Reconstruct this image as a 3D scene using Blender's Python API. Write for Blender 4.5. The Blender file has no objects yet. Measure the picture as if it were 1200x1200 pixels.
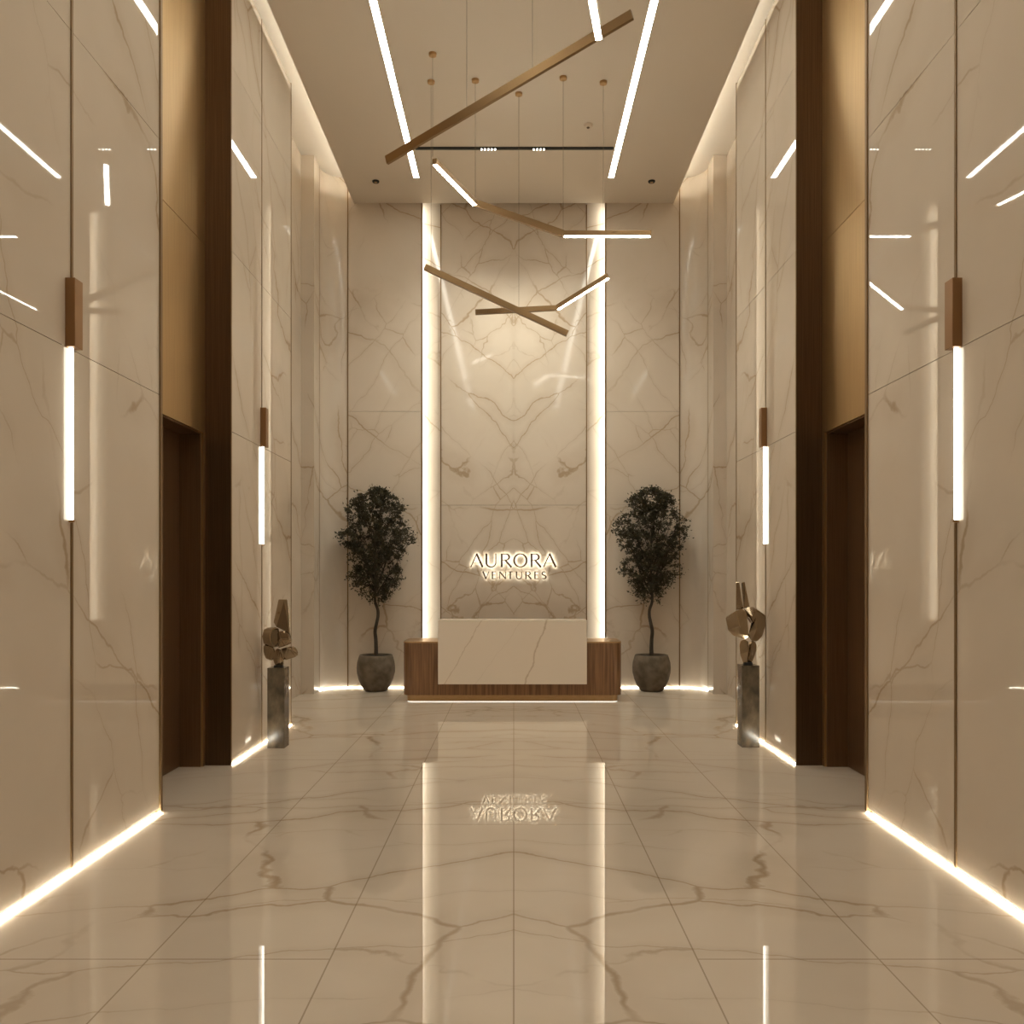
import bpy, bmesh, math, random
from mathutils import Vector, Matrix
C = bpy.context.scene
COL = C.collection
PI = math.pi

# ------------------------------------------------------------------ materials
def new_mat(name):
    m = bpy.data.materials.new(name); m.use_nodes = True
    nt = m.node_tree
    return m, nt, nt.nodes['Principled BSDF']

def N(nt, kind, **kw):
    n = nt.nodes.new(kind)
    for k, v in kw.items():
        setattr(n, k, v)
    return n

def mth(nt, op, a, b=None, clamp=False):
    n = nt.nodes.new('ShaderNodeMath'); n.operation = op; n.use_clamp = clamp
    for i, v in enumerate((a, b)):
        if v is None: continue
        if isinstance(v, (int, float)): n.inputs[i].default_value = v
        else: nt.links.new(v, n.inputs[i])
    return n.outputs[0]

def mirrored_pos(nt):
    tc = N(nt, 'ShaderNodeTexCoord')
    sp = N(nt, 'ShaderNodeSeparateXYZ'); nt.links.new(tc.outputs['Object'], sp.inputs[0])
    ax = mth(nt, 'ABSOLUTE', sp.outputs[0])
    cb = N(nt, 'ShaderNodeCombineXYZ')
    nt.links.new(ax, cb.inputs[0]); nt.links.new(sp.outputs[1], cb.inputs[1]); nt.links.new(sp.outputs[2], cb.inputs[2])
    return cb.outputs[0], sp, ax

def vein(nt, pos, loc, rot, scl, ns, width, mlo, mhi, warp=.17, wscale=1.6, mscale=1.1, soft=0.0):
    """long branching veins: warped cell borders, broken up by a second noise"""
    mp0 = N(nt, 'ShaderNodeMapping'); nt.links.new(pos, mp0.inputs[0])
    mp0.inputs['Rotation'].default_value = rot
    no = N(nt, 'ShaderNodeTexNoise'); nt.links.new(mp0.outputs[0], no.inputs['Vector'])
    no.inputs['Scale'].default_value = wscale; no.inputs['Detail'].default_value = 6
    no.inputs['Roughness'].default_value = 0.5
    sub = N(nt, 'ShaderNodeVectorMath', operation='SUBTRACT'); nt.links.new(no.outputs['Color'], sub.inputs[0])
    sub.inputs[1].default_value = (.5, .5, .5)
    sc = N(nt, 'ShaderNodeVectorMath', operation='SCALE'); nt.links.new(sub.outputs[0], sc.inputs[0]); sc.inputs['Scale'].default_value = warp*2
    ad = N(nt, 'ShaderNodeVectorMath', operation='ADD'); nt.links.new(mp0.outputs[0], ad.inputs[0]); nt.links.new(sc.outputs[0], ad.inputs[1])
    mp = N(nt, 'ShaderNodeMapping'); nt.links.new(ad.outputs[0], mp.inputs[0])
    mp.inputs['Location'].default_value = loc
    mp.inputs['Scale'].default_value = scl
    ad = mp
    vo = N(nt, 'ShaderNodeTexVoronoi', feature='DISTANCE_TO_EDGE'); nt.links.new(ad.outputs[0], vo.inputs['Vector'])
    vo.inputs['Scale'].default_value = ns
    mr = N(nt, 'ShaderNodeMapRange'); mr.interpolation_type = 'SMOOTHSTEP'
    nt.links.new(vo.outputs['Distance'], mr.inputs[0])
    mr.inputs[1].default_value = 0.0; mr.inputs[2].default_value = width
    mr.inputs[3].default_value = 1.0; mr.inputs[4].default_value = 0.0
    halo = N(nt, 'ShaderNodeMapRange'); halo.interpolation_type = 'SMOOTHSTEP'
    nt.links.new(vo.outputs['Distance'], halo.inputs[0])
    halo.inputs[1].default_value = 0.0; halo.inputs[2].default_value = width*7
    halo.inputs[3].default_value = .22; halo.inputs[4].default_value = 0.0
    mk = N(nt, 'ShaderNodeTexNoise'); nt.links.new(mp.outputs[0], mk.inputs['Vector'])
    mk.inputs['Scale'].default_value = mscale; mk.inputs['Detail'].default_value = 3
    m2 = N(nt, 'ShaderNodeMapRange'); m2.interpolation_type = 'SMOOTHSTEP'
    nt.links.new(mk.outputs['Fac'], m2.inputs[0])
    m2.inputs[1].default_value = mlo; m2.inputs[2].default_value = mhi
    return mth(nt, 'MULTIPLY', mth(nt, 'MAXIMUM', mr.outputs[0], halo.outputs[0]), m2.outputs[0])

def marble(name, layers, base=(.63, .545, .445), dark=(.55, .465, .365), vcol=(.33, .22, .12), rough=.05, tiles=False, cloud=1.0, ior=1.5):
    m, nt, b = new_mat(name)
    pos, sp, ax = mirrored_pos(nt)
    cn = N(nt, 'ShaderNodeTexNoise'); nt.links.new(pos, cn.inputs['Vector'])
    cn.inputs['Scale'].default_value = .9; cn.inputs['Detail'].default_value = 5
    r = N(nt, 'ShaderNodeMapRange'); nt.links.new(cn.outputs['Fac'], r.inputs[0])
    r.inputs[1].default_value = .35; r.inputs[2].default_value = .7
    mix = N(nt, 'ShaderNodeMix', data_type='RGBA')
    mix.inputs[6].default_value = (*base, 1); mix.inputs[7].default_value = (*dark, 1)
    nt.links.new(mth(nt, 'MULTIPLY', r.outputs[0], .6 * cloud), mix.inputs[0])
    tot = None
    for ly in layers:
        strength = ly.pop('strength')
        v = mth(nt, 'MULTIPLY', vein(nt, pos, **ly), strength)
        tot = v if tot is None else mth(nt, 'MAXIMUM', tot, v)
    mix2 = N(nt, 'ShaderNodeMix', data_type='RGBA')
    nt.links.new(tot, mix2.inputs[0]); nt.links.new(mix.outputs[2], mix2.inputs[6])
    mix2.inputs[7].default_value = (*vcol, 1)
    out = mix2.outputs[2]
    if tiles:
        # tile joints: lines along the hall at multiples of 0.81 m, staggered joints across it
        def line(val, centre, half):
            d = mth(nt, 'ABSOLUTE', mth(nt, 'SUBTRACT', val, centre))
            return mth(nt, 'LESS_THAN', d, half)
        w = .0035
        L = line(ax, 0.0, w)
        for k in (.815, 1.62): L = mth(nt, 'MAXIMUM', L, line(ax, k, w))
        inner = mth(nt, 'LESS_THAN', ax, .815); outer = mth(nt, 'SUBTRACT', 1.0, inner)
        a = line(sp.outputs[1], 5.84, w * 1.4)
        for k in (9.94, 1.74): a = mth(nt, 'MAXIMUM', a, line(sp.outputs[1], k, w * 1.4))
        c = line(sp.outputs[1], 3.786, w * 1.2)
        for k in (7.89, 11.99): c = mth(nt, 'MAXIMUM', c, line(sp.outputs[1], k, w * 1.2))
        L = mth(nt, 'MAXIMUM', L, mth(nt, 'MULTIPLY', a, inner))
        L = mth(nt, 'MAXIMUM', L, mth(nt, 'MULTIPLY', c, outer))
        mix3 = N(nt, 'ShaderNodeMix', data_type='RGBA')
        nt.links.new(mth(nt, 'MULTIPLY', L, .6), mix3.inputs[0]); nt.links.new(out, mix3.inputs[6])
        mix3.inputs[7].default_value = (.25, .17, .10, 1)
        out = mix3.outputs[2]
    nt.links.new(out, b.inputs['Base Color'])
    b.inputs['Roughness'].default_value = rough
    b.inputs['IOR'].default_value = ior
    return m

def simple(name, col, rough=.5, metal=0.0, ior=1.45, grain=None, gcol=None, gsc=(1, 1, 1), gamt=1.0, lo=.35, hi=.65):
    m, nt, b = new_mat(name)
    b.inputs['Base Color'].default_value = (*col, 1)
    b.inputs['Roughness'].default_value = rough; b.inputs['Metallic'].default_value = metal
    b.inputs['IOR'].default_value = ior
    if grain:
        tc = N(nt, 'ShaderNodeTexCoord'); mp = N(nt, 'ShaderNodeMapping')
        nt.links.new(tc.outputs['Object'], mp.inputs[0]); mp.inputs['Scale'].default_value = gsc
        no = N(nt, 'ShaderNodeTexNoise'); nt.links.new(mp.outputs[0], no.inputs['Vector'])
        no.inputs['Scale'].default_value = grain; no.inputs['Detail'].default_value = 4
        r = N(nt, 'ShaderNodeMapRange'); nt.links.new(no.outputs['Fac'], r.inputs[0])
        r.inputs[1].default_value = lo; r.inputs[2].default_value = hi; r.inputs[4].default_value = gamt
        mix = N(nt, 'ShaderNodeMix', data_type='RGBA')
        nt.links.new(r.outputs[0], mix.inputs[0])
        mix.inputs[6].default_value = (*col, 1); mix.inputs[7].default_value = (*gcol, 1)
        nt.links.new(mix.outputs[2], b.inputs['Base Color'])
    return m

WARM = (1.0, .975, .85)
def emit(name, strength, col=WARM):
    m, nt, b = new_mat(name)
    b.inputs['Base Color'].default_value = (.8, .75, .68, 1)
    b.inputs['Emission Color'].default_value = (*col, 1)
    b.inputs['Emission Strength'].default_value = strength
    return m

diag = (0.35, 0.5, 0.6)
M = {}
M['wall'] = marble('marble_wall', [
    dict(loc=(3, 1.2, .4), rot=(.65, 0, 0), scl=(1, .38, 1.0), ns=.85, width=.012, mlo=.44, mhi=.60, strength=.72),
    dict(loc=(9, 4.2, 7.4), rot=(1.15, 0, 0), scl=(1, .5, 1.4), ns=1.5, width=.016, mlo=.47, mhi=.64, strength=.5)], rough=.02, ior=1.38)
M['back'] = marble('marble_back_panels', [
    dict(loc=(1.3, 0, 2.2), rot=(0, .6, 0), scl=(.4, 1, 1.1), ns=.95, width=.014, mlo=.40, mhi=.58, strength=.8),
    dict(loc=(7, 0, 5.2), rot=(0, -.9, 0), scl=(.5, 1, 1.3), ns=1.8, width=.018, mlo=.45, mhi=.62, strength=.55)], rough=.05, ior=1.38)
M['centre'] = marble('marble_bookmatched', [
    dict(loc=(2.3, 0, 1.1), rot=(0, .75, 0), scl=(.38, 1, 1.2), ns=1.5, width=.02, mlo=.36, mhi=.56, strength=.75),
    dict(loc=(5, 0, 3.2), rot=(0, -1.0, 0), scl=(.45, 1, 1.3), ns=2.2, width=.022, mlo=.42, mhi=.60, strength=.6)], rough=.06, ior=1.30)
M['floor'] = marble('marble_floor', [
    dict(loc=(.6, 2.3, 0), rot=(0, 0, .38), scl=(.36, 1.0, 1), ns=.95, width=.014, mlo=.38, mhi=.55, strength=.7),
    dict(loc=(4.6, 7.3, 0), rot=(0, 0, .15), scl=(.3, 1.5, 1), ns=1.5, width=.02, mlo=.42, mhi=.60, strength=.5)],
    base=(.70, .605, .495), dark=(.62, .525, .415), rough=.014, tiles=True, ior=1.6)
def slab_marble():
    m, nt, b = new_mat('marble_slab')
    tc = N(nt, 'ShaderNodeTexCoord'); sp = N(nt, 'ShaderNodeSeparateXYZ'); nt.links.new(tc.outputs['Object'], sp.inputs[0])
    no = N(nt, 'ShaderNodeTexNoise'); nt.links.new(tc.outputs['Object'], no.inputs['Vector'])
    no.inputs['Scale'].default_value = 3.2; no.inputs['Detail'].default_value = 6
    wob = mth(nt, 'MULTIPLY', mth(nt, 'SUBTRACT', no.outputs['Fac'], .5), .22)
    x = mth(nt, 'ADD', sp.outputs[0], wob)
    tot = None
    for x0, k, w, st in ((-1.05, .60, .012, .55), (.085, .34, .018, .75), (-.66, .72, .009, .22), (.68, 1.1, .008, .15)):
        d = mth(nt, 'ABSOLUTE', mth(nt, 'SUBTRACT', x, mth(nt, 'ADD', mth(nt, 'MULTIPLY', sp.outputs[2], k), x0)))
        mr = N(nt, 'ShaderNodeMapRange'); mr.interpolation_type = 'SMOOTHSTEP'; nt.links.new(d, mr.inputs[0])
        mr.inputs[2].default_value = w; mr.inputs[3].default_value = st; mr.inputs[4].default_value = 0
        tot = mr.outputs[0] if tot is None else mth(nt, 'MAXIMUM', tot, mr.outputs[0])
    mix = N(nt, 'ShaderNodeMix', data_type='RGBA'); nt.links.new(tot, mix.inputs[0])
    mix.inputs[6].default_value = (.82, .72, .60, 1); mix.inputs[7].default_value = (.52, .39, .26, 1)
    nt.links.new(mix.outputs[2], b.inputs['Base Color']); b.inputs['Roughness'].default_value = .15
    return m
M['slab'] = slab_marble()
M['alcove'] = M['wall'].copy(); M['alcove'].name = 'marble_alcove'; M['alcove'].node_tree.nodes['Principled BSDF'].inputs['Roughness'].default_value = .14
M['plaster'] = simple('plaster', (.66, .58, .48), .85)
M['cove'] = simple('cove_plaster', (.68, .61, .52), .85)
M['brass'] = simple('brushed_brass', (.52, .34, .17), .34, 1.0, grain=3, gcol=(.44, .28, .13), gsc=(6, 6, 60))
M['brassbar'] = simple('satin_brass_bar', (.25, .16, .08), .38, 1.0)
M['trim'] = simple('brass_trim', (.22, .135, .06), .45, .6)
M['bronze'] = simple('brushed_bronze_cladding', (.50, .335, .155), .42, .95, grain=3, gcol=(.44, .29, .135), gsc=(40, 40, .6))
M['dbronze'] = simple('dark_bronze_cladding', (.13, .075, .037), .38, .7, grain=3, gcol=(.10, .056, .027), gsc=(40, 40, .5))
M['door'] = simple('dark_bronze_door', (.20, .115, .055), .35, .6, grain=3, gcol=(.165, .09, .042), gsc=(40, 40, .5))
M['wood'] = simple('walnut', (.27, .14, .06), .32, grain=4, gcol=(.15, .07, .028), gsc=(9, 9, .35), lo=.38, hi=.62)
M['sconce'] = simple('bronze_sconce', (.30, .17, .08), .36, .9)
M['pot'] = simple('concrete_pot', (.18, .14, .10), .85, grain=9, gcol=(.11, .085, .055))
M['soil'] = simple('soil', (.03, .022, .014), .95)
M['bark'] = simple('bark', (.035, .024, .014), .8, grain=8, gcol=(.06, .045, .03))
M['leaf'] = simple('olive_leaf', (.060, .048, .020), .55, grain=12, gcol=(.03, .027, .012))
M['stone'] = simple('polished_dark_stone', (.17, .13, .085), .16, grain=5, gcol=(.07, .055, .037), gsc=(2, 2, 1.2))
M['steel'] = simple('polished_steel', (.36, .285, .20), .08, 1.0)
M['black'] = simple('black_metal', (.012, .011, .009), .5)
M['wire'] = simple('steel_cable', (.17, .12, .07), .7)
M['seam'] = simple('dark_joint', (.12, .075, .04), .7)
M['letter'] = simple('dark_bronze_letter', (.05, .024, .010), .75, 0)
M['rear'] = simple('dim_rear_wall', (.34, .26, .19), .7)
M['e_strip'] = emit('ceiling_strip_light', 23)
M['e_base'] = emit('base_strip_light', 46)
M['e_base2'] = emit('base_strip_light_rear', 15)
M['e_sconce'] = emit('sconce_tube_light', 5)
M['e_pend'] = emit('pendant_light', 34)
M['e_pend2'] = emit('added_pendant_uplight', 13)  # glow added on some pendant bar tops to brighten ceiling and far end
M['e_cove'] = emit('cove_light', 21)
M['e_back'] = emit('back_recess_light', 13)
M['e_sign'] = emit('sign_light', 9)
M['e_spot'] = emit('spot_light', 12)
M['e_desk'] = emit('desk_strip_light', .7)

# ------------------------------------------------------------------ helpers
def box(bm, x0, x1, y0, y1, z0, z1):
    if x0 > x1: x0, x1 = x1, x0
    v = [bm.verts.new(p) for p in ((x0,y0,z0),(x1,y0,z0),(x1,y1,z0),(x0,y1,z0),(x0,y0,z1),(x1,y0,z1),(x1,y1,z1),(x0,y1,z1))]
    for f in ((3,2,1,0),(4,5,6,7),(0,1,5,4),(1,2,6,5),(2,3,7,6),(3,0,4,7)):
        bm.faces.new([v[i] for i in f])
    return v

def build(name, bm, mat, parent=None, smooth=False, bevel=0, seg=2):
    bmesh.ops.recalc_face_normals(bm, faces=bm.faces)
    me = bpy.data.meshes.new(name); bm.to_mesh(me); bm.free()
    me.materials.append(mat)
    if smooth:
        for p in me.polygons: p.use_smooth = True
    o = bpy.data.objects.new(name, me); COL.objects.link(o)
    if parent is not None: o.parent = parent
    if bevel:
        md = o.modifiers.new('b', 'BEVEL'); md.width = bevel; md.segments = seg; md.limit_method = 'ANGLE'
        md.angle_limit = math.radians(40)
    return o

def boxes(name, lst, mat, parent=None, bevel=0):
    bm = bmesh.new()
    for b in lst: box(bm, *b)
    return build(name, bm, mat, parent, bevel=bevel)

def tag(o, label, cat, group=None, kind=None):
    o['label'] = label; o['category'] = cat
    if group: o['group'] = group
    if kind: o['kind'] = kind
    return o

def struct(o, label=None, cat=None):
    o['kind'] = 'structure'
    if label: o['label'] = label
    if cat: o['category'] = cat
    return o

def thing(name, label, cat, loc=(0, 0, 0), group=None):
    e = bpy.data.objects.new(name, None); COL.objects.link(e); e.location = loc
    e.empty_display_size = .1
    return tag(e, label, cat, group)

def tube(bm, pts, rads, n=10, cap=True):
    rings = []
    pts = [Vector(p) for p in pts]
    for i, p in enumerate(pts):
        d = (pts[min(i+1, len(pts)-1)] - pts[max(i-1, 0)]).normalized()
        a = d.cross(Vector((0, 1, 0)) if abs(d.y) < .9 else Vector((1, 0, 0))).normalized()
        b = d.cross(a).normalized()
        r = rads[i] if isinstance(rads, (list, tuple)) else rads
        rings.append([bm.verts.new(p + a*math.cos(t)*r + b*math.sin(t)*r) for t in [2*PI*k/n for k in range(n)]])
    for i in range(len(rings)-1):
        for k in range(n):
            bm.faces.new((rings[i][k], rings[i][(k+1) % n], rings[i+1][(k+1) % n], rings[i+1][k]))
    if cap:
        bm.faces.new(rings[0][::-1]); bm.faces.new(rings[-1])

def lathe(bm, prof, n=40, c=(0, 0)):
    rings = []
    for r, z in prof:
        rings.append([bm.verts.new((c[0]+r*math.cos(2*PI*k/n), c[1]+r*math.sin(2*PI*k/n), z)) for k in range(n)])
    for i in range(len(rings)-1):
        for k in range(n):
            bm.faces.new((rings[i][k], rings[i][(k+1) % n], rings[i+1][(k+1) % n], rings[i+1][k]))
    bm.faces.new(rings[0][::-1]); bm.faces.new(rings[-1])

def prism(bm, outline, z0, z1):
    a = [bm.verts.new((x, y, z0)) for x, y in outline]
    b = [bm.verts.new((x, y, z1)) for x, y in outline]
    bm.faces.new(a[::-1]); bm.faces.new(b)
    n = len(a)
    for i in range(n): bm.faces.new((a[i], a[(i+1) % n], b[(i+1) % n], b[i]))

# ------------------------------------------------------------------ room shell
ZC = 7.37      # dropped ceiling
ZT = 7.75      # cove ceiling
ZP = 7.31      # top of side wall panels
W = 2.54
YR = -3.2      # rear wall behind the camera
YB = 12.98

bm = bmesh.new(); box(bm, -3.5, 3.5, YR, 13.4, -.2, 0)
struct(build('floor', bm, M['floor']), 'glossy beige marble tiled floor of the lobby', 'floor')

# ceiling: dropped slab + higher cove slab
ce = boxes('ceiling', [(-2.43, 2.43, YR, YB, ZC, ZC+.10)], M['plaster'])
struct(ce, 'flat beige dropped ceiling above the lobby', 'ceiling')
cv = boxes('ceiling', [(-3.5, 3.5, YR, 13.4, ZT, ZT+.2)], M['cove'])
struct(cv, 'brightly lit cove ceiling above the dropped ceiling edges', 'ceiling')

JN = [YR, -1.2, .02, 1.24, 2.46, 3.68, 4.90, 6.13]
def side(s, nm):
    g = .0022
    lst = []
    zs_near = [.03, 3.0, 4.83, 6.62, ZP]
    for a, b in zip(JN[:-1], JN[1:]):
        for z0, z1 in zip(zs_near[:-1], zs_near[1:]):
            lst.append((s*W, s*(W+.03), a+g, b-g, z0+g, z1-g))
    zs_far = [.03, 3.0, 4.63, 6.30, ZP]
    for a, b in ((7.68, 8.60), (8.60, 9.73)):
        for z0, z1 in zip(zs_far[:-1], zs_far[1:]):
            lst.append((s*W, s*(W+.03), a+g, b-g, z0+g, z1-g))
    o = boxes('wall_'+nm, lst, M['wall'])
    struct(o, 'polished marble panels along the %s side of the lobby' % nm, 'wall')
    # dark carcass behind the panels (shows only in the joints)
    o = boxes('wall_'+nm, [(s*(W+.03), s*3.4, YR, 6.13, 0, ZP-.002), (s*(W+.03), s*3.06, 7.70, 9.725, 0, ZP-.002),
                           (s*3.06, s*3.4, 7.70, 9.725, 0, ZP-.002), (s*3.3, s*3.5, YR, 9.8, ZP, ZT)], M['seam'])
    struct(o, 'dark joints behind the %s marble panels' % nm, 'wall')
    # alcove wall, pilaster and curved corner
    bm = bmesh.new()
    cx, cy, r = 2.52, 12.62, .36
    pts = [(3.06, 9.70), (3.06, 12.27), (2.87, 12.27), (2.87, 12.60)]
    out = pts[:]
    curve = [(cx+r*math.cos(t), cy+r*math.sin(t)) for t in [PI/2*k/20 for k in range(21)]]
    outline = pts + curve + [(2.52, 13.3), (3.5, 13.3), (3.5, 9.70)]
    prism(bm, [(s*x, y) for x, y in outline], 0, ZT)
    o = build('wall_'+nm, bm, M['alcove'])
    struct(o, 'marble alcove with pilaster and rounded corner, %s of the back wall' % nm, 'wall')
    # elevator niche cladding
    o = boxes('wall_'+nm, [(s*2.77, s*3.4, 6.13, 6.25, 0, 4.67), (s*2.77, s*3.4, 6.25, 7.61, 2.98, 4.668), (s*2.77, s*3.4, 6.13, 7.68, 4.673, ZP),
                           (s*2.77, s*3.4, 7.61, 7.68, 0, 4.668)], M['bronze'])
    struct(o, 'brushed bronze cladding over the %s elevator' % nm, 'wall')
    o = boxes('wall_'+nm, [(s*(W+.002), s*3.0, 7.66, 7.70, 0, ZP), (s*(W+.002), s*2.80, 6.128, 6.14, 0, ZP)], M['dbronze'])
    struct(o, 'dark bronze side of the %s elevator niche' % nm, 'wall')
    # elevator door
    d = bpy.data.objects.new('door_1' if s < 0 else 'door_2', None); COL.objects.link(d); d.location = (s*2.98, 6.93, 0)
    struct(d, 'dark bronze elevator door in the %s wall' % nm, 'door')
    inv = Matrix.Translation(-Vector(d.location))
    def ch(name, lst, mat):
        c = boxes(name, [(a-d.location.x, b-d.location.x, e-6.93, f-6.93, g0, h) for a, b, e, f, g0, h in lst], mat, d)
        return c
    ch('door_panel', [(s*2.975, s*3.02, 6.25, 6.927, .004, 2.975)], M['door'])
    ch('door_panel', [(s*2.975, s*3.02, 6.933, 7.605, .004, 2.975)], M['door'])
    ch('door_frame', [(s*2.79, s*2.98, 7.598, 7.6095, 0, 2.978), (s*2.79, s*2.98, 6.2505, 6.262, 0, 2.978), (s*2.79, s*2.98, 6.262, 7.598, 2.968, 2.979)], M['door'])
    # brass trims
    def trim(lst, lab):
        t = boxes('trim_%d' % trim.n, lst, M['trim']); trim.n += 1
        struct(t, lab, 'trim')
    trim.n = 1 if s < 0 else 6
    trim([(s*(W-.008), s*(W+.02), 4.888, 4.908, .03, ZP)], 'thin brass line dividing the near %s marble wall' % nm)
    trim([(s*(W-.012), s*(W+.03), 6.112, 6.145, .014, ZP)], 'brass edge of the marble wall before the %s elevator' % nm)
    trim([(s*(W-.005), s*(W+.02), 8.595, 8.605, .03, ZP)], 'thin brass line dividing the far %s marble bay' % nm)
    trim([(s*(W-.005), s*(W+.03), 9.725, 9.737, .0, ZP+.01), (s*(W-.003), s*(W+.03), 7.664, 7.686, 0, ZP)], 'brass edges of the far %s marble bay' % nm)
    trim([(s*2.868, s*2.90, 12.596, 12.610, .03, ZT-.01), (s*2.515, s*2.530, 12.972, 12.99, .03, ZT-.01)], 'brass lines either side of the %s curved corner' % nm)
    # base light strips
    def led(lst, lab):
        o = boxes('led_strip', lst, M['e_base']); tag(o, lab, 'strip light', None)
    led([(s*(W-.007), s*(W+.004), YR+.1, 6.125, .001, .011)], 'glowing floor-level light strip under the near %s marble wall' % nm)
    led([(s*(W-.006), s*(W+.004), 7.685, 9.735, .001, .009), (s*(W+.004), s*2.62, 9.735, 9.745, .001, .009)], 'short glowing floor-level light strip under the marble bay beyond the %s elevator' % nm)
    bm = bmesh.new()
    rr = r - .004
    inn = [(cx+rr*math.cos(t), cy+rr*math.sin(t)) for t in [PI/2*k/20 for k in range(21)]] + [(1.42, cy+rr)]
    rr = r - .016
    inn2 = [(cx+rr*math.cos(t), cy+rr*math.sin(t)) for t in [PI/2*k/20 for k in range(21)]] + [(1.42, cy+rr)]
    prism(bm, [(s*x, y) for x, y in inn + inn2[::-1]], .001, .008)
    tag(build('led_strip', bm, M['e_base2']), 'curving floor-level light strip behind the %s potted tree' % nm, 'strip light')
    # cove light on top of the dropped ceiling edge
    tag(boxes('led_strip', [(s*2.26, s*2.30, YR+.2, 12.9, ZC+.103, ZC+.12)], M['e_cove']), 'hidden cove light strip above the %s edge of the dropped ceiling' % nm, 'strip light')

side(-1, 'left'); side(1, 'right')

# back wall
XO, XI = 1.388, 1.105
lst = []
for s in (-1, 1):
    for z0, z1 in ((.03, 2.78), (2.784, 4.20), (4.204, ZT)):
        lst.append((s*XO, s*2.515, YB, YB+.02, z0, z1))
    lst.append((s*XO, s*2.515, YB+.02, YB+.04, 0, ZT))
struct(boxes('wall_back', lst, M['back']), 'marble side panels of the back wall behind the potted trees', 'wall')
struct(boxes('wall_back', [(-1.7, 1.7, YB+.16, YB+.2, 0, ZT)], M['back']), 'brightly lit marble strips either side of the sign panel', 'wall')
struct(boxes('wall_back', [(-3.0, -1.70, YB+.16, 13.3, 0, ZT), (1.70, 3.0, YB+.16, 13.3, 0, ZT)], M['seam']), 'solid core of the back wall', 'wall')
struct(boxes('wall_back', [(-XI, -.0015, YB+.06, YB+.15, 0, 2.78), (.0015, XI, YB+.06, YB+.15, 0, 2.78),
                           (-XI, -.0015, YB+.06, YB+.15, 2.784, ZT), (.0015, XI, YB+.06, YB+.15, 2.784, ZT)], M['centre']), 'book-matched marble panel carrying the sign', 'wall')
for i, s in enumerate((-1, 1)):
    struct(boxes('trim_%d' % (11+i), [(s*XI, s*(XI+.015), YB+.045, YB+.16, 0, ZC), (s*XO, s*(XO+.018), YB-.008, YB+.04, .0, ZC)], M['trim']),
           'brass edges of the lit recess to the %s of the sign' % ('left' if s < 0 else 'right'), 'trim')
    tag(boxes('led_strip', [(s*(XO+.006), s*(XO+.06), YB+.0405, YB+.052, .001, ZC)], M['e_back']),
        'tall vertical light hidden along the outer edge of the recess %s of the sign' % ('left' if s < 0 else 'right'), 'strip light')
struct(boxes('wall_front', [(-3.5, 3.5, YR-.1, YR, 0, ZT)], M['rear']), 'plain wall behind the viewpoint', 'wall')

# ------------------------------------------------------------------ ceiling fittings
for s, lab in ((-1, 'left'), (1, 'right')):
    t = thing('ceiling_light', 'long bright strip light set in the ceiling, on its %s side' % lab, 'ceiling light', (s*1.385, 4.6, ZC), 'long ceiling strip lights')
    bm = bmesh.new(); box(bm, -.037, .037, -7.3, 7.54, -.004, 0.002); build('diffuser', bm, M['e_strip'], t)
    bm = bmesh.new()
    box(bm, -.041, -.037, -7.3, 7.545, -.006, .002); box(bm, .037, .041, -7.3, 7.545, -.006, .002); build('frame', bm, M['plaster'], t)

t = thing('track_light', 'black ceiling track between the two strip lights, with two clusters of tiny spots', 'track light', (0, 11.295, ZC))
boxes('track', [(-1.30, 1.32, -.02, .02, -.022, 0)], M['black'], t)
for x0, n in ((-.425, 5), (.265, 4)):
    for k in range(n):
        bm = bmesh.new(); lathe(bm, [(.008, -.034), (.010, -.026), (.010, -.0222)], 12, (x0+.045*k, -.006))
        build('spot_lamp', bm, M['e_spot'], t)
for k, (x0, tx) in enumerate(((-.335, -.9), (.335, .9))):  # two wide beams added at the track to brighten the back wall
    ld = bpy.data.lights.new('added_track_spot', 'SPOT'); ld.energy = 190; ld.color = WARM; ld.spot_size = math.radians(95); ld.spot_blend = 1.0
    ld.shadow_soft_size = .05
    lo = bpy.data.objects.new('added_track_spot', ld); COL.objects.link(lo); lo.parent = t
    lo.location = (x0, 0, -.06)
    lo.rotation_euler = (Vector((tx, YB, 2.2)) - (t.location + lo.location)).to_track_quat('-Z', 'Y').to_euler()
for s, lab in ((-1, 'left'), (1, 'right')):
    t = thing('downlight', 'small black recessed downlight in the ceiling above the %s potted tree' % lab, 'downlight', (s*1.98, 12.25, ZC))
    bm = bmesh.new(); lathe(bm, [(.045, -.02), (.05, -.012), (.05, 0)], 20); build('housing', bm, M['black'], t)
    bm = bmesh.new(); lathe(bm, [(.02, -.024), (.022, -.02)], 16); build('lens', bm, M['brass'], t)
t = thing('smoke_detector', 'small round detector on the ceiling near the right strip light', 'smoke detector', (.935, 10.72, ZC))
bm = bmesh.new(); lathe(bm, [(.03, -.035), (.045, -.028), (.055, -.008), (.055, 0)], 24); build('cover', bm, M['plaster'], t, smooth=False)
bm = bmesh.new(); lathe(bm, [(.016, -.045), (.02, -.034)], 16); build('sensor', bm, M['seam'], t)

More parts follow.
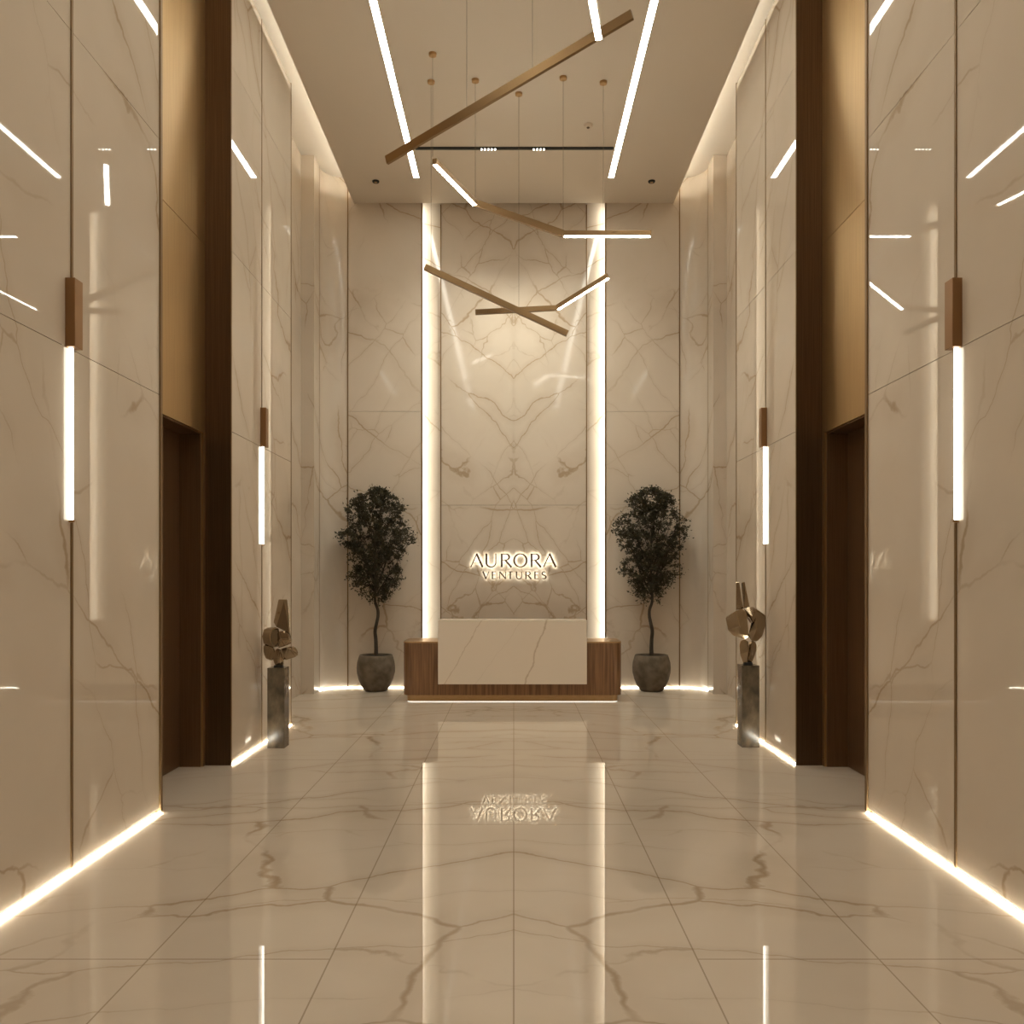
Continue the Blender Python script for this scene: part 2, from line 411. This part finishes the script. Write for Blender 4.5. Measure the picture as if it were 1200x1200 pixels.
# ------------------------------------------------------------------ pendants
def bar(parent, p0, p1, w, h, roll=0.0, lit='under', name='bar'):
    p0, p1 = Vector(p0) - parent.location, Vector(p1) - parent.location
    d = (p1-p0).normalized()
    sidev = d.cross(Vector((0, 0, 1))).normalized()
    up = sidev.cross(d).normalized()
    R = Matrix.Rotation(roll, 3, d)
    sidev = R @ sidev; up = R @ up
    def bx(bm, a, b, s0, s1, u0, u1):
        v = []
        for q in (a, b):
            for ss, uu in ((s0, u0), (s1, u0), (s1, u1), (s0, u1)):
                v.append(bm.verts.new(q + sidev*ss + up*uu))
        for f in ((3,2,1,0), (4,5,6,7), (0,1,5,4), (1,2,6,5), (2,3,7,6), (3,0,4,7)):
            bm.faces.new([v[i] for i in f])
    bm = bmesh.new(); bx(bm, p0, p1, -w/2, w/2, -h/2, h/2)
    o = build(name, bm, M['brassbar'], parent, bevel=.0015, seg=1)
    bm = bmesh.new()
    a, b = p0 + d*.012, p1 - d*.012
    e = .004
    if lit == 'under': bx(bm, a, b, -w/2+e, w/2-e, -h/2-.004, -h/2+.001)
    elif lit == 'top': bx(bm, a, b, -w/2+e, w/2-e, h/2-.004, h/2+.0003)  # added upward glow, out of view from below
    elif lit == 'rear':
        sgn = 1 if sidev.y > 0 else -1
        s0, s1 = (w/2-.001, w/2+.004) if sgn > 0 else (-w/2-.004, -w/2+.001)
        bx(bm, a, b, s0, s1, -h/2+e, h/2-e)
    build('diffuser', bm, M['e_pend' if lit == 'under' else 'e_pend2'], o)
    return o

def cable(parent, x, y, z0):
    L = parent.location
    c = bmesh.new(); tube(c, [(x-L.x, y-L.y, z0-L.z), (x-L.x, y-L.y, ZC-.03-L.z)], .0022, 6); build('cable', c, M['wire'], parent)
    c = bmesh.new(); lathe(c, [(.030, ZC-.030-L.z), (.041, ZC-.026-L.z), (.043, ZC-L.z)], 20, (x-L.x, y-L.y)); build('canopy', c, M['brass'], parent, bevel=0)

def P(px, py, D):   # real position of a point whose distance is known
    return ((px-602)*D/1000, D, 1.7+(675-py)*D/1000)
grp = 'brass linear pendant lights'
t = thing('pendant_light', 'uppermost brass bar pendant, rising steeply to the right and crossed by a lit bar', 'pendant light', (0, 7.6, ZC), grp)
bar(t, P(453, 188, 8.2), P(741, 17, 7.0), .032, .082, 0, 'top')
bar(t, P(702, 44, 7.06), P(681, -75, 6.0), .060, .05, 0, 'under')
cable(t, *P(547, 128, 7.77)[:2], P(547, 132, 7.77)[2]+.04)
cable(t, *P(624, 86, 7.44)[:2], P(624, 86, 7.44)[2]+.04)

t = thing('pendant_light', 'zigzag brass pendant of three jointed bars with two lit undersides, below the long upper bar', 'pendant light', (0, 9.6, ZC), grp)
A_, B_, C_, D_ = P(509, 189, 8.9), P(557, 238, 9.75), P(660, 274, 9.70), P(763, 274, 9.62)
bar(t, A_, B_, .052, .060, 0, 'under')
bar(t, B_, C_, .045, .075, 0, 'top')
bar(t, C_, D_, .052, .060, 0, 'under')
cable(t, *P(507, 187, 9.26)[:2], 6.25)
cable(t, *B_[:2], B_[2]+.03)
cable(t, *C_[:2], C_[2]+.03)

t = thing('pendant_light', 'plain straight brass bar pendant, lowest of all and falling to the right', 'pendant light', (0, 9.77, ZC), grp)
bar(t, P(498, 313, 9.76), P(665, 391, 9.76), .045, .068, 0, 'top')
cable(t, P(505, 316, 9.76)[0], 9.776, P(505, 316, 9.76)[2]+.03)
t = thing('pendant_light', 'bent brass pendant of two bars behind the lowest bar, the right one lit and rising', 'pendant light', (0, 10.0, ZC), grp)
A_, B_, C_ = P(557, 366, 10.02), P(652, 361, 10.02), P(713, 323, 9.76)
bar(t, A_, B_, .045, .058, 0, 'top')
bar(t, B_, C_, .045, .055, 0, 'under')
cable(t, P(608, 363, 10.02)[0], 10.02, P(608, 363, 10.02)[2]+.02)
cable(t, P(707, 326, 9.79)[0], 9.79, P(707, 326, 9.79)[2]+.02)

# ------------------------------------------------------------------ wall sconces
def sconce(s, y, label):
    t = thing('wall_sconce', label, 'wall light', (s*W, y, 2.0), 'vertical tube wall sconces')
    bm = bmesh.new(); box(bm, -s*.056, 0, -.045, .045, 1.0, 1.39); build('housing', bm, M['sconce'], t, bevel=.002)
    bm = bmesh.new(); lathe(bm, [(.010, .02), (.012, .024), (.012, .995), (.012, 1.0)], 16, (-s*.0145, -.005)); build('light_tube', bm, M['e_sconce'], t, smooth=False)
    bm = bmesh.new(); lathe(bm, [(.0123, 0.005), (.0123, .02)], 16, (-s*.0145, -.005)); build('end_cap', bm, M['brass'], t)
    bm = bmesh.new(); box(bm, -s*.03, 0, -.006, .006, .008, .016); build('bracket', bm, M['sconce'], t)
sconce(-1, 4.875, 'large near bronze wall sconce with lit tube, on the left marble wall')
sconce(1, 4.875, 'large near bronze wall sconce with lit tube, on the right marble wall')
sconce(-1, 8.60, 'farther bronze wall sconce with lit tube, beyond the left elevator')
sconce(1, 8.60, 'farther bronze wall sconce with lit tube, beyond the right elevator')

# ------------------------------------------------------------------ sign
def arc(cx, cy, rx, ry, a0, a1, n=14):
    return [(cx+rx*math.cos(a0+(a1-a0)*k/n), cy+ry*math.sin(a0+(a1-a0)*k/n)) for k in range(n+1)]
TK, TN = .135, .075
def glyph(ch, w):
    S = []   # list of (points, widths)
    if ch == 'A':
        S = [([(.04, 0), (w*.5, 1)], TN), ([(w*.47, 1), (w-.07, 0)], TK), ([(.2*w+.02, .30), (w*.78, .30)], .04)]
    elif ch == 'U':
        r = (w-.14)/2
        pts = [(.07, 1)] + arc(.07+r, r*.95+.02, r, r*.95, PI, 2*PI) + [(w-.07, 1)]
        n = len(pts); S = [(pts, [TK-(TK-TN)*k/(n-1) for k in range(n)])]
    elif ch == 'R':
        a = arc(w*.45, .745, w*.30, .22, PI/2, -PI/2, 12)
        pts = [(.07, .965)] + a + [(.07, .525)]
        wd = [TN*.8] + [TN*.8+(TK-TN*.8)*math.sin(PI*k/12) for k in range(13)] + [TN*.6]
        S = [([(.07, 0), (.07, 1)], TK), (pts, wd), ([(w*.40, .52), (w-.04, 0)], TK)]
    elif ch == 'O':
        pts = arc(w/2, .5, w/2-.06, .475, 0, 2*PI, 36)
        S = [(pts, [TN+(TK-TN)*abs(math.cos(2*PI*k/36)) for k in range(37)])]
    elif ch == 'V':
        S = [([(.04, 1), (w*.52, 0)], TK), ([(w*.48, 0), (w-.05, 1)], TN)]
    elif ch == 'E':
        S = [([(.07, 0), (.07, 1)], TK), ([(.07, .96), (w, .96)], .07), ([(.07, .53), (w*.88, .53)], .07), ([(.07, .04), (w, .04)], .08)]
    elif ch == 'N':
        S = [([(.06, 0), (.06, 1)], TN), ([(.06, .95), (w-.06, .05)], TK), ([(w-.06, 0), (w-.06, 1)], TN)]
    elif ch == 'T':
        S = [([(w/2, 0), (w/2, 1)], TK), ([(0, .96), (w, .96)], .075)]
    elif ch == 'S':
        pts = arc(w*.5, .745, w*.40, .215, math.radians(35), math.radians(250), 12) + arc(w*.48, .26, w*.42, .22, math.radians(75), math.radians(-145), 12)
        n = len(pts); S = [(pts, [TN+(TK-TN)*math.sin(PI*k/(n-1)) for k in range(n)])]
    return S

def ribbon(bm, pts, wd, sx, y0, y1, shrink=1.0, ox=0, oz=0):
    pts = [Vector((p[0], p[1])) for p in pts]
    L, R = [], []
    for i, p in enumerate(pts):
        d = (pts[min(i+1, len(pts)-1)] - pts[max(i-1, 0)])
        if (pts[0]-pts[-1]).length < 1e-6 and i in (0, len(pts)-1): d = pts[1]-pts[-2]
        d.normalize(); n = Vector((-d.y, d.x))
        w = (wd[i] if isinstance(wd, list) else wd) * .5 * shrink
        L.append(p+n*w); R.append(p-n*w)
    V = [[(bm.verts.new((ox+q.x*sx, y, oz+q.y*sx))) for q in side_] for side_ in (L, R) for y in (y0, y1)]
    Lf, Lb, Rf, Rb = V
    for i in range(len(pts)-1):
        bm.faces.new((Lf[i], Lf[i+1], Rf[i+1], Rf[i])); bm.faces.new((Lb[i+1], Lb[i], Rb[i], Rb[i+1]))
        bm.faces.new((Lf[i+1], Lf[i], Lb[i], Lb[i+1])); bm.faces.new((Rf[i], Rf[i+1], Rb[i+1], Rb[i]))
    bm.faces.new((Lf[0], Rf[0], Rb[0], Lb[0])); bm.faces.new((Rf[-1], Lf[-1], Lb[-1], Rb[-1]))

YS = YB + .06            # face of the sign panel
sx_ = .01300
sign = thing('wall_sign', 'backlit bronze lettering reading AURORA VENTURES on the marble above the desk', 'sign', (0, YS, 1.66))
rows = [(664.8, 16.1, [('A', 180, 315), ('U', 333, 447), ('R', 487, 600), ('O', 613, 755), ('R', 787, 897), ('A', 910, 1050)]),
        (678.6, 8.9, [('V', 305, 372), ('E', 398, 436), ('N', 472, 541), ('T', 560, 606), ('U', 640, 702), ('R', 735, 797), ('E', 825, 866), ('S', 898, 946)])]
for base, cap, letters in rows:
    h = cap*sx_; z = 1.7+(675-base)*sx_-1.66
    for ch, a, b in letters:
        px = 530+a/8.57; wpx = (b-a)/8.57
        w = wpx/cap; x = (px-602)*sx_
        bm = bmesh.new()
        for k, (pts, wd) in enumerate(glyph(ch, w)):
            ribbon(bm, pts, wd, h, -.045-.0004*k, -.028, 1.08 if cap > 10 else 1.45, x, z)
        o = build('letter', bm, M['letter'], sign)
        bm = bmesh.new()
        for k, (pts, wd) in enumerate(glyph(ch, w)):
            ribbon(bm, pts, wd, h, -.0278, -.024+.0003*k, .8 if cap > 10 else .7, x, z)
        build('backlight', bm, M['e_sign'], o)

# ------------------------------------------------------------------ reception desk
def rrect(x0, x1, y0, y1, r, n=8):
    pts = []
    for cx, cy, a0 in ((x1-r, y0+r, -PI/2), (x1-r, y1-r, 0), (x0+r, y1-r, PI/2), (x0+r, y0+r, PI)):
        pts += [(cx+r*math.cos(a0+PI/2*k/n), cy+r*math.sin(a0+PI/2*k/n)) for k in range(n+1)]
    return pts
dk = thing('reception_desk', 'walnut reception desk with rounded corners and a raised white marble front slab', 'desk', (-.017, 11.49, 0))
bm = bmesh.new(); prism(bm, rrect(-1.475, 1.475, 0, .70, .10), .095, .797); build('body', bm, M['wood'], dk)
bm = bmesh.new(); prism(bm, rrect(-1.478, 1.478, -.003, .703, .103), .797, .815); build('top', bm, M['brass'], dk, bevel=.002)
bm = bmesh.new(); prism(bm, rrect(-1.43, 1.43, .03, .67, .08), .012, .095); build('plinth', bm, M['brass'], dk)
bm = bmesh.new(); prism(bm, rrect(-1.425, 1.425, .035, .665, .08), .001, .012); o = build('plinth_light', bm, M['e_desk'], dk)
bm = bmesh.new(); box(bm, -.995, .995, -.085, -.0035, .252, 1.09)
build('front_slab', bm, M['slab'], dk, bevel=.003)
bm = bmesh.new(); box(bm, -.995, .995, -.085, .34, 1.0905, 1.108); box(bm, -.995, -.93, -.003, .34, .8155, 1.0903); box(bm, .93, .995, -.003, .34, .8155, 1.0903)
build('counter', bm, M['slab'], dk, bevel=.002)

# ------------------------------------------------------------------ potted trees
def potted_tree(x, y, mir, label, seed):
    rnd = random.Random(seed)
    t = thing('potted_tree', label, 'potted tree', (x, y, 0), 'small trees in round pots beside the desk')
    prof = [(.155, 0), (.172, .012), (.215, .08), (.255, .17), (.279, .27), (.283, .34), (.276, .42), (.256, .49), (.243, .525), (.238, .533), (.226, .530), (.222, .515), (.225, .48)]
    bm = bmesh.new(); lathe(bm, prof, 48); build('pot', bm, M['pot'], t, smooth=True)
    bm = bmesh.new(); lathe(bm, [(.2235, .482), (.2235, .508), (.12, .516), (.02, .520)], 40); build('soil', bm, M['soil'], t, smooth=True)
    m = mir
    tr = [(0, 0, .50), (.002*m, 0, .62), (-.004*m, .01, .76), (-.012*m, 0, .88), (.012*m, -.01, 1.0), (.030*m, 0, 1.10), (.026*m, .01, 1.20), (-.008*m, 0, 1.31), (-.012*m, 0, 1.42), (.002*m, 0, 1.55), (.01*m, 0, 1.85), (.0, 0, 2.3), (.02*m, 0, 2.7)]
    # smooth the trunk
    def cr(p, n=5):
        p = [Vector(q) for q in p]; out = []
        for i in range(len(p)-1):
            a, b, c, d = p[max(i-1, 0)], p[i], p[i+1], p[min(i+2, len(p)-1)]
            for k in range(n):
                u = k/n
                out.append(.5*((2*b)+(-a+c)*u+(2*a-5*b+4*c-d)*u*u+(-a+3*b-3*c+d)*u**3))
        out.append(p[-1]); return out
    sp = cr(tr)
    bm = bmesh.new()
    rad = [.030 if q.z < .6 else max(.006, .029-.010*(q.z-.6)/.9) if q.z < 1.5 else max(.004, .020*(1-(q.z-1.5)/1.3)) for q in sp]
    rad = [max(.004, r) for r in rad]
    tube(bm, sp, rad, 10)
    branches = []
    def env(z):      # crown half width at height z
        pts = [(1.28, .10), (1.38, .26), (1.55, .38), (1.75, .43), (2.0, .47), (2.25, .56), (2.45, .52), (2.65, .47), (2.8, .38), (2.92, .22), (3.0, .06)]
        for (a, ra), (b, rb) in zip(pts[:-1], pts[1:]):
            if a <= z <= b: return ra+(rb-ra)*(z-a)/(b-a)
        return .05
    for k in range(26):
        z0 = 1.40+rnd.random()*.9 if k > 7 else 1.40+.03*k
        ang = k*2.4+rnd.random()*.5
        zt = min(2.9, z0+.25+rnd.random()*.75)
        r = env(zt)*(.70+.25*rnd.random())
        p0 = Vector((0, 0, z0)); p3 = Vector((math.cos(ang)*r, math.sin(ang)*r*.5, zt))
        p1 = p0.lerp(p3, .35)+Vector((0, 0, -.03+.05*rnd.random())); p2 = p0.lerp(p3, .7)+Vector((rnd.uniform(-.04, .04), rnd.uniform(-.03, .03), rnd.uniform(-.03, .03)))
        pts = cr([p0, p1, p2, p3], 4)
        rr = .012 if k < 8 else .008
        tube(bm, pts, [rr*(1-.75*i/(len(pts)-1)) for i in range(len(pts))], 6)
        branches.append(pts)
    allp = [q for b in branches for q in b[3:]] + [q for q in sp if q.z > 1.6]
    lv = bmesh.new()
    ntw = 0
    tries = 0
    while ntw < 820 and tries < 30000:
        tries += 1
        z = 1.27+rnd.random()**.85*1.73
        e = env(z)
        lob = 1+.14*math.sin(5*z*2.1+seed)+.08*math.sin(17*z+seed*2)
        a = rnd.random()*2*PI; rr = e*lob*math.sqrt(rnd.random())
        c = Vector((rr*math.cos(a), rr*math.sin(a)*.44, z))
        if z < 1.6 and (rr < .10 or rnd.random() < .35): continue
        dens = math.sin(c.x*11+seed)*math.sin(c.z*9+seed*1.3)
        if dens < -.62 and rnd.random() < .75: continue
        q = min(allp, key=lambda w: (w-c).length + (.15 if w.z > c.z else 0))
        if (q-c).length > .55: continue
        mid = q.lerp(c, .5)+Vector((rnd.uniform(-.02, .02), rnd.uniform(-.02, .02), rnd.uniform(-.01, .04)))
        tube(bm, [q, mid, c], [.0035, .0025, .0012], 4, cap=False)
        ntw += 1
        nl = rnd.randint(11, 17)
        for j in range(nl):
            u = rnd.random()*.9
            base = (mid.lerp(c, u/.6) if u < .6 else c+Vector((rnd.gauss(0, .03), rnd.gauss(0, .02), rnd.gauss(0, .03))))
            d = Vector((rnd.gauss(0, 1), rnd.gauss(0, .8), rnd.gauss(.25, .9))).normalized()
            ln = rnd.uniform(.028, .056); wv = ln*rnd.uniform(.36, .56)
            n = d.cross(Vector((rnd.gauss(0, 1), rnd.gauss(0, 1), rnd.gauss(0, 1)))).normalized()
            up = n.cross(d)*.12*ln
            p = [base, base+d*ln*.45+n*wv/2+up, base+d*ln, base+d*ln*.45-n*wv/2+up]
            if max(w.y for w in p) > .29: continue
            v = [lv.verts.new(w) for w in p]
            lv.faces.new((v[0], v[1], v[2])); lv.faces.new((v[0], v[2], v[3]))
    build('trunk', bm, M['bark'], t, smooth=True)
    me = bpy.data.meshes.new('foliage'); lv.to_mesh(me); lv.free(); me.materials.append(M['leaf'])
    o = bpy.data.objects.new('foliage', me); COL.objects.link(o); o.parent = t
potted_tree(-2.045, 12.665, 1, 'small dark-leaved tree in a round grey pot, left of the desk', 3)
potted_tree(2.045, 12.665, -1, 'small dark-leaved tree in a round grey pot, right of the desk', 8)

# ------------------------------------------------------------------ sculptures
def hull(bm, pts, bev=.006, seg=2):
    b2 = bmesh.new()
    vs = [b2.verts.new(p) for p in pts]
    bmesh.ops.convex_hull(b2, input=vs)
    for v in [v for v in b2.verts if not v.link_faces]: b2.verts.remove(v)
    bmesh.ops.dissolve_limit(b2, angle_limit=math.radians(4), verts=b2.verts, edges=b2.edges)
    if bev: bmesh.ops.bevel(b2, geom=list(b2.edges), offset=bev, segments=seg, affect='EDGES', clamp_overlap=True)
    me = bpy.data.meshes.new('tmp'); b2.to_mesh(me); b2.free(); bm.from_mesh(me); bpy.data.meshes.remove(me)

def bandloop(bm, path, widths, thick, closed=True):
    """folded metal band: path of (centre, axis) with the band width along axis"""
    n = len(path); secs = []
    for i, (c, ax) in enumerate(path):
        c = Vector(c); ax = Vector(ax).normalized()
        d = (Vector(path[(i+1) % n][0]) - Vector(path[i-1][0])).normalized()
        nn = d.cross(ax).normalized()
        w = widths[i]/2
        secs.append([bm.verts.new(c+ax*sa*w+nn*sb*thick/2) for sa, sb in ((-1, -1), (1, -1), (1, 1), (-1, 1))])
    rng = range(n) if closed else range(n-1)
    for i in rng:
        a, b = secs[i], secs[(i+1) % n]
        for k in range(4): bm.faces.new((a[k], a[(k+1) % 4], b[(k+1) % 4], b[k]))

def pedestal(x, y, label, h=.792):
    p = tag(boxes('pedestal', [], M['stone']), label, 'pedestal', 'dark stone pedestals')
    return p
K = .00850
def ped(x0, x1, y0, h, label):
    bm = bmesh.new(); cx, cy = (x0+x1)/2, y0+.085
    box(bm, x0-cx, x1-cx, -.085, .085, 0, h)
    o = build('pedestal', bm, M['stone'], bevel=.002); o.location = (cx, cy, 0)
    return tag(o, label, 'pedestal', 'dark stone pedestals')
ped(-2.432, -2.262, 8.42, .792, 'slim dark polished stone pedestal standing by the left marble wall')
ped(2.262, 2.437, 8.46, .812, 'slim dark polished stone pedestal standing by the right marble wall')

# left sculpture; u,v are centimetre-ish local offsets from the foot centre
def L(px, py, d): return ((px-326)*K, d, (785.5-py)*K)
sl = thing('sculpture', 'polished metal sculpture of folded lobes under one tall wedge, on the left pedestal', 'sculpture', (-2.342, 8.505, .792), 'polished metal sculptures')
bm = bmesh.new()
hull(bm, [L(319.5, 733, .01), L(324, 738, -.035), L(338.8, 746, .0), L(335.5, 742, .045), L(338.5, 731, .03), L(325.0, 706.2, .02), L(333, 706.2, -.02), L(336, 706.5, .0), L(335, 706, .03), L(326, 707, .035), L(327, 738, .04)], .003, 1)
build('upper_wedge', bm, M['steel'], sl)
bm = bmesh.new()   # left lobe: a thick folded ring seen half open
pth = []; wd = []
c0 = Vector(L(317.5, 750.5, -.01)); ru, rz = .052, .092
for k, (cu, cz) in enumerate(((1, .25), (.75, .85), (.1, 1.0), (-.65, .82), (-1.05, .15), (-.75, -.55), (-.1, -1.0), (.6, -.95), (.95, -.4))):
    pth.append((c0+Vector((.60, .80, 0))*ru*cu+Vector((0, 0, 1))*rz*cz, (.80, -.60, .05))); wd.append(.125)
bandloop(bm, pth, wd, .018)
bmesh.ops.recalc_face_normals(bm, faces=bm.faces)
o = build('left_lobe', bm, M['steel'], sl, bevel=.005)
bm = bmesh.new()
hull(bm, [L(325, 745, -.03), L(325, 763, -.02), L(328.5, 743, -.05), L(333, 742.5, -.04), L(338, 746, -.03), L(341, 753, -.03), L(341.3, 758, -.02), L(335, 760, -.04), L(330, 762, -.03), L(329.5, 752, -.055), L(328, 745, .03), L(337, 745, .05), L(341, 755, .04), L(331, 762, .04)], .007, 3)
build('right_cap', bm, M['steel'], sl, smooth=False)
bm = bmesh.new()
hull(bm, [L(326, 768.5, -.03), L(329, 764, -.05), L(339, 761, -.05), L(345, 761, -.02), L(349.8, 769, .0), L(347, 773.5, -.01), L(334, 777.5, -.03), L(327.5, 774, -.02), L(330, 764, .05), L(344, 762, .05), L(346, 772, .05), L(333, 776, .04)], .010, 3)
build('right_lobe', bm, M['steel'], sl)
bm = bmesh.new()
hull(bm, [L(307.5, 760, .0), L(307.5, 772, .01), L(312, 777.5, .01), L(319, 778.5, .0), L(323, 770, -.02), L(321, 762, -.02), L(312, 758, -.02), L(309, 762, .06), L(320, 764, .06), L(319, 776, .05), L(311, 775, .05)], .010, 3)
build('lower_lobe', bm, M['steel'], sl)
bm = bmesh.new()
hull(bm, [L(320, 770, -.02), L(324.5, 763, -.045), L(329, 764, -.045), L(328, 774, -.06), L(333, 778, -.04), L(332, 783.5, -.02), L(327, 784.6, -.03), L(322, 783.8, -.01), L(319, 777, -.01), L(324, 764, .05), L(331, 768, .05), L(331, 783, .035), L(323, 783.5, .035)], .008, 3)
build('stem', bm, M['steel'], sl)
bm = bmesh.new(); lathe(bm, [(.045, 0), (.05, .004), (.046, .018)], 20); build('foot', bm, M['black'], sl)

def Rr(px, py, d): return ((px-876.5)*K, d, (779.6-py)*K)
sr = thing('sculpture', 'polished metal sculpture of a faceted twin lobe with two leaning blades, on the right pedestal', 'sculpture', (2.345, 8.545, .812), 'polished metal sculptures')
bm = bmesh.new()
hull(bm, [Rr(862.3, 682.5, .0), Rr(866, 682.3, -.012), Rr(868, 714, -.02), Rr(871.3, 713.5, .0), Rr(862.8, 715, .01), Rr(864, 682.5, .02), Rr(868, 715, .03)], .002, 1)
build('blade', bm, M['steel'], sr)
bm = bmesh.new()
hull(bm, [Rr(869.6, 682.8, .01), Rr(872.8, 682.3, .0), Rr(872, 713, .0), Rr(879, 712, .01), Rr(870, 684, .035), Rr(873, 684, .035), Rr(872.5, 714, .05), Rr(878.5, 713, .05)], .002, 1)
build('blade', bm, M['steel'], sr)
bm = bmesh.new()
hull(bm, [Rr(850.3, 725, .0), Rr(852, 723, .03), Rr(861, 716, -.045), Rr(868.5, 713.5, -.03), Rr(873.5, 717, -.04), Rr(874.5, 735, -.075), Rr(864, 734, -.085), Rr(875.5, 746, -.05), Rr(864.5, 743, -.06), Rr(853, 739, -.01), Rr(859, 745.5, -.01), Rr(872, 749.5, -.03), Rr(868, 716, .06), Rr(855, 735, .06), Rr(873, 747, .05), Rr(875, 722, .05)], .003, 2)
build('left_lobe', bm, M['steel'], sr)
bm = bmesh.new()
hull(bm, [Rr(876, 742, -.055), Rr(882.5, 728, -.075), Rr(885.5, 713.8, -.04), Rr(896, 721, -.02), Rr(898, 724, .0), Rr(897, 733, -.015), Rr(893, 746, -.02), Rr(887, 752, -.02), Rr(879.5, 751, -.035), Rr(884, 737, -.08), Rr(895, 722, .05), Rr(886, 715, .06), Rr(880, 748, .05), Rr(891, 746, .05), Rr(877.5, 745, .02)], .003, 2)
build('right_lobe', bm, M['steel'], sr)
bm = bmesh.new()
hull(bm, [Rr(871.5, 714, -.02), Rr(877, 711.2, -.02), Rr(882.5, 711.5, -.01), Rr(885.5, 714.5, -.045), Rr(885, 724, -.06), Rr(880.5, 730, -.06), Rr(879, 722, -.07), Rr(872, 716, .05), Rr(884, 714, .06), Rr(880, 731, .03)], .003, 2)
build('top_fold', bm, M['steel'], sr)
bm = bmesh.new()
hull(bm, [Rr(866.2, 757, .0), Rr(868, 751.5, .0), Rr(872, 749.6, -.02), Rr(876.3, 752, -.035), Rr(875.8, 762, -.055), Rr(874.5, 777.5, -.03), Rr(870.5, 777.5, -.01), Rr(867, 768, -.01), Rr(870, 752, .04), Rr(875.5, 754, .05), Rr(875, 776, .03)], .004, 2)
build('lower_petal', bm, M['steel'], sr)
bm = bmesh.new()
hull(bm, [Rr(887.3, 757, .0), Rr(886.5, 763, .0), Rr(880.5, 750.8, -.02), Rr(885, 752.5, .0), Rr(877.0, 764, -.055), Rr(875.0, 777.5, -.03), Rr(880.5, 777.6, -.01), Rr(884, 770, -.01), Rr(883, 753, .04), Rr(877.5, 756, .05), Rr(876, 776, .03), Rr(881, 776, .02)], .004, 2)
build('lower_petal', bm, M['steel'], sr)
bm = bmesh.new(); lathe(bm, [(.046, 0), (.050, .004), (.044, .024)], 20); build('foot', bm, M['black'], sr)

# ------------------------------------------------------------------ camera, world, view
cam = bpy.data.cameras.new('camera'); co = bpy.data.objects.new('camera', cam); COL.objects.link(co)
co.location = (0, 0, 1.7); co.rotation_euler = (PI/2, 0, 0)
cam.sensor_width = 36; cam.lens = 30.0; cam.shift_x = -2/1200; cam.shift_y = 75/1200
cam.clip_start = .05; cam.clip_end = 100
C.camera = co
w = bpy.data.worlds.new('world'); C.world = w; w.use_nodes = True
w.node_tree.nodes['Background'].inputs[0].default_value = (1, .82, .62, 1)
w.node_tree.nodes['Background'].inputs[1].default_value = .0
C.view_settings.view_transform = 'Standard'; C.view_settings.look = 'None'
C.view_settings.gamma = 1; C.view_settings.use_curve_mapping = False
C.view_settings.exposure = .40
C.cycles.max_bounces = 10; C.cycles.diffuse_bounces = 6; C.cycles.glossy_bounces = 5
C.cycles.sample_clamp_indirect = 6
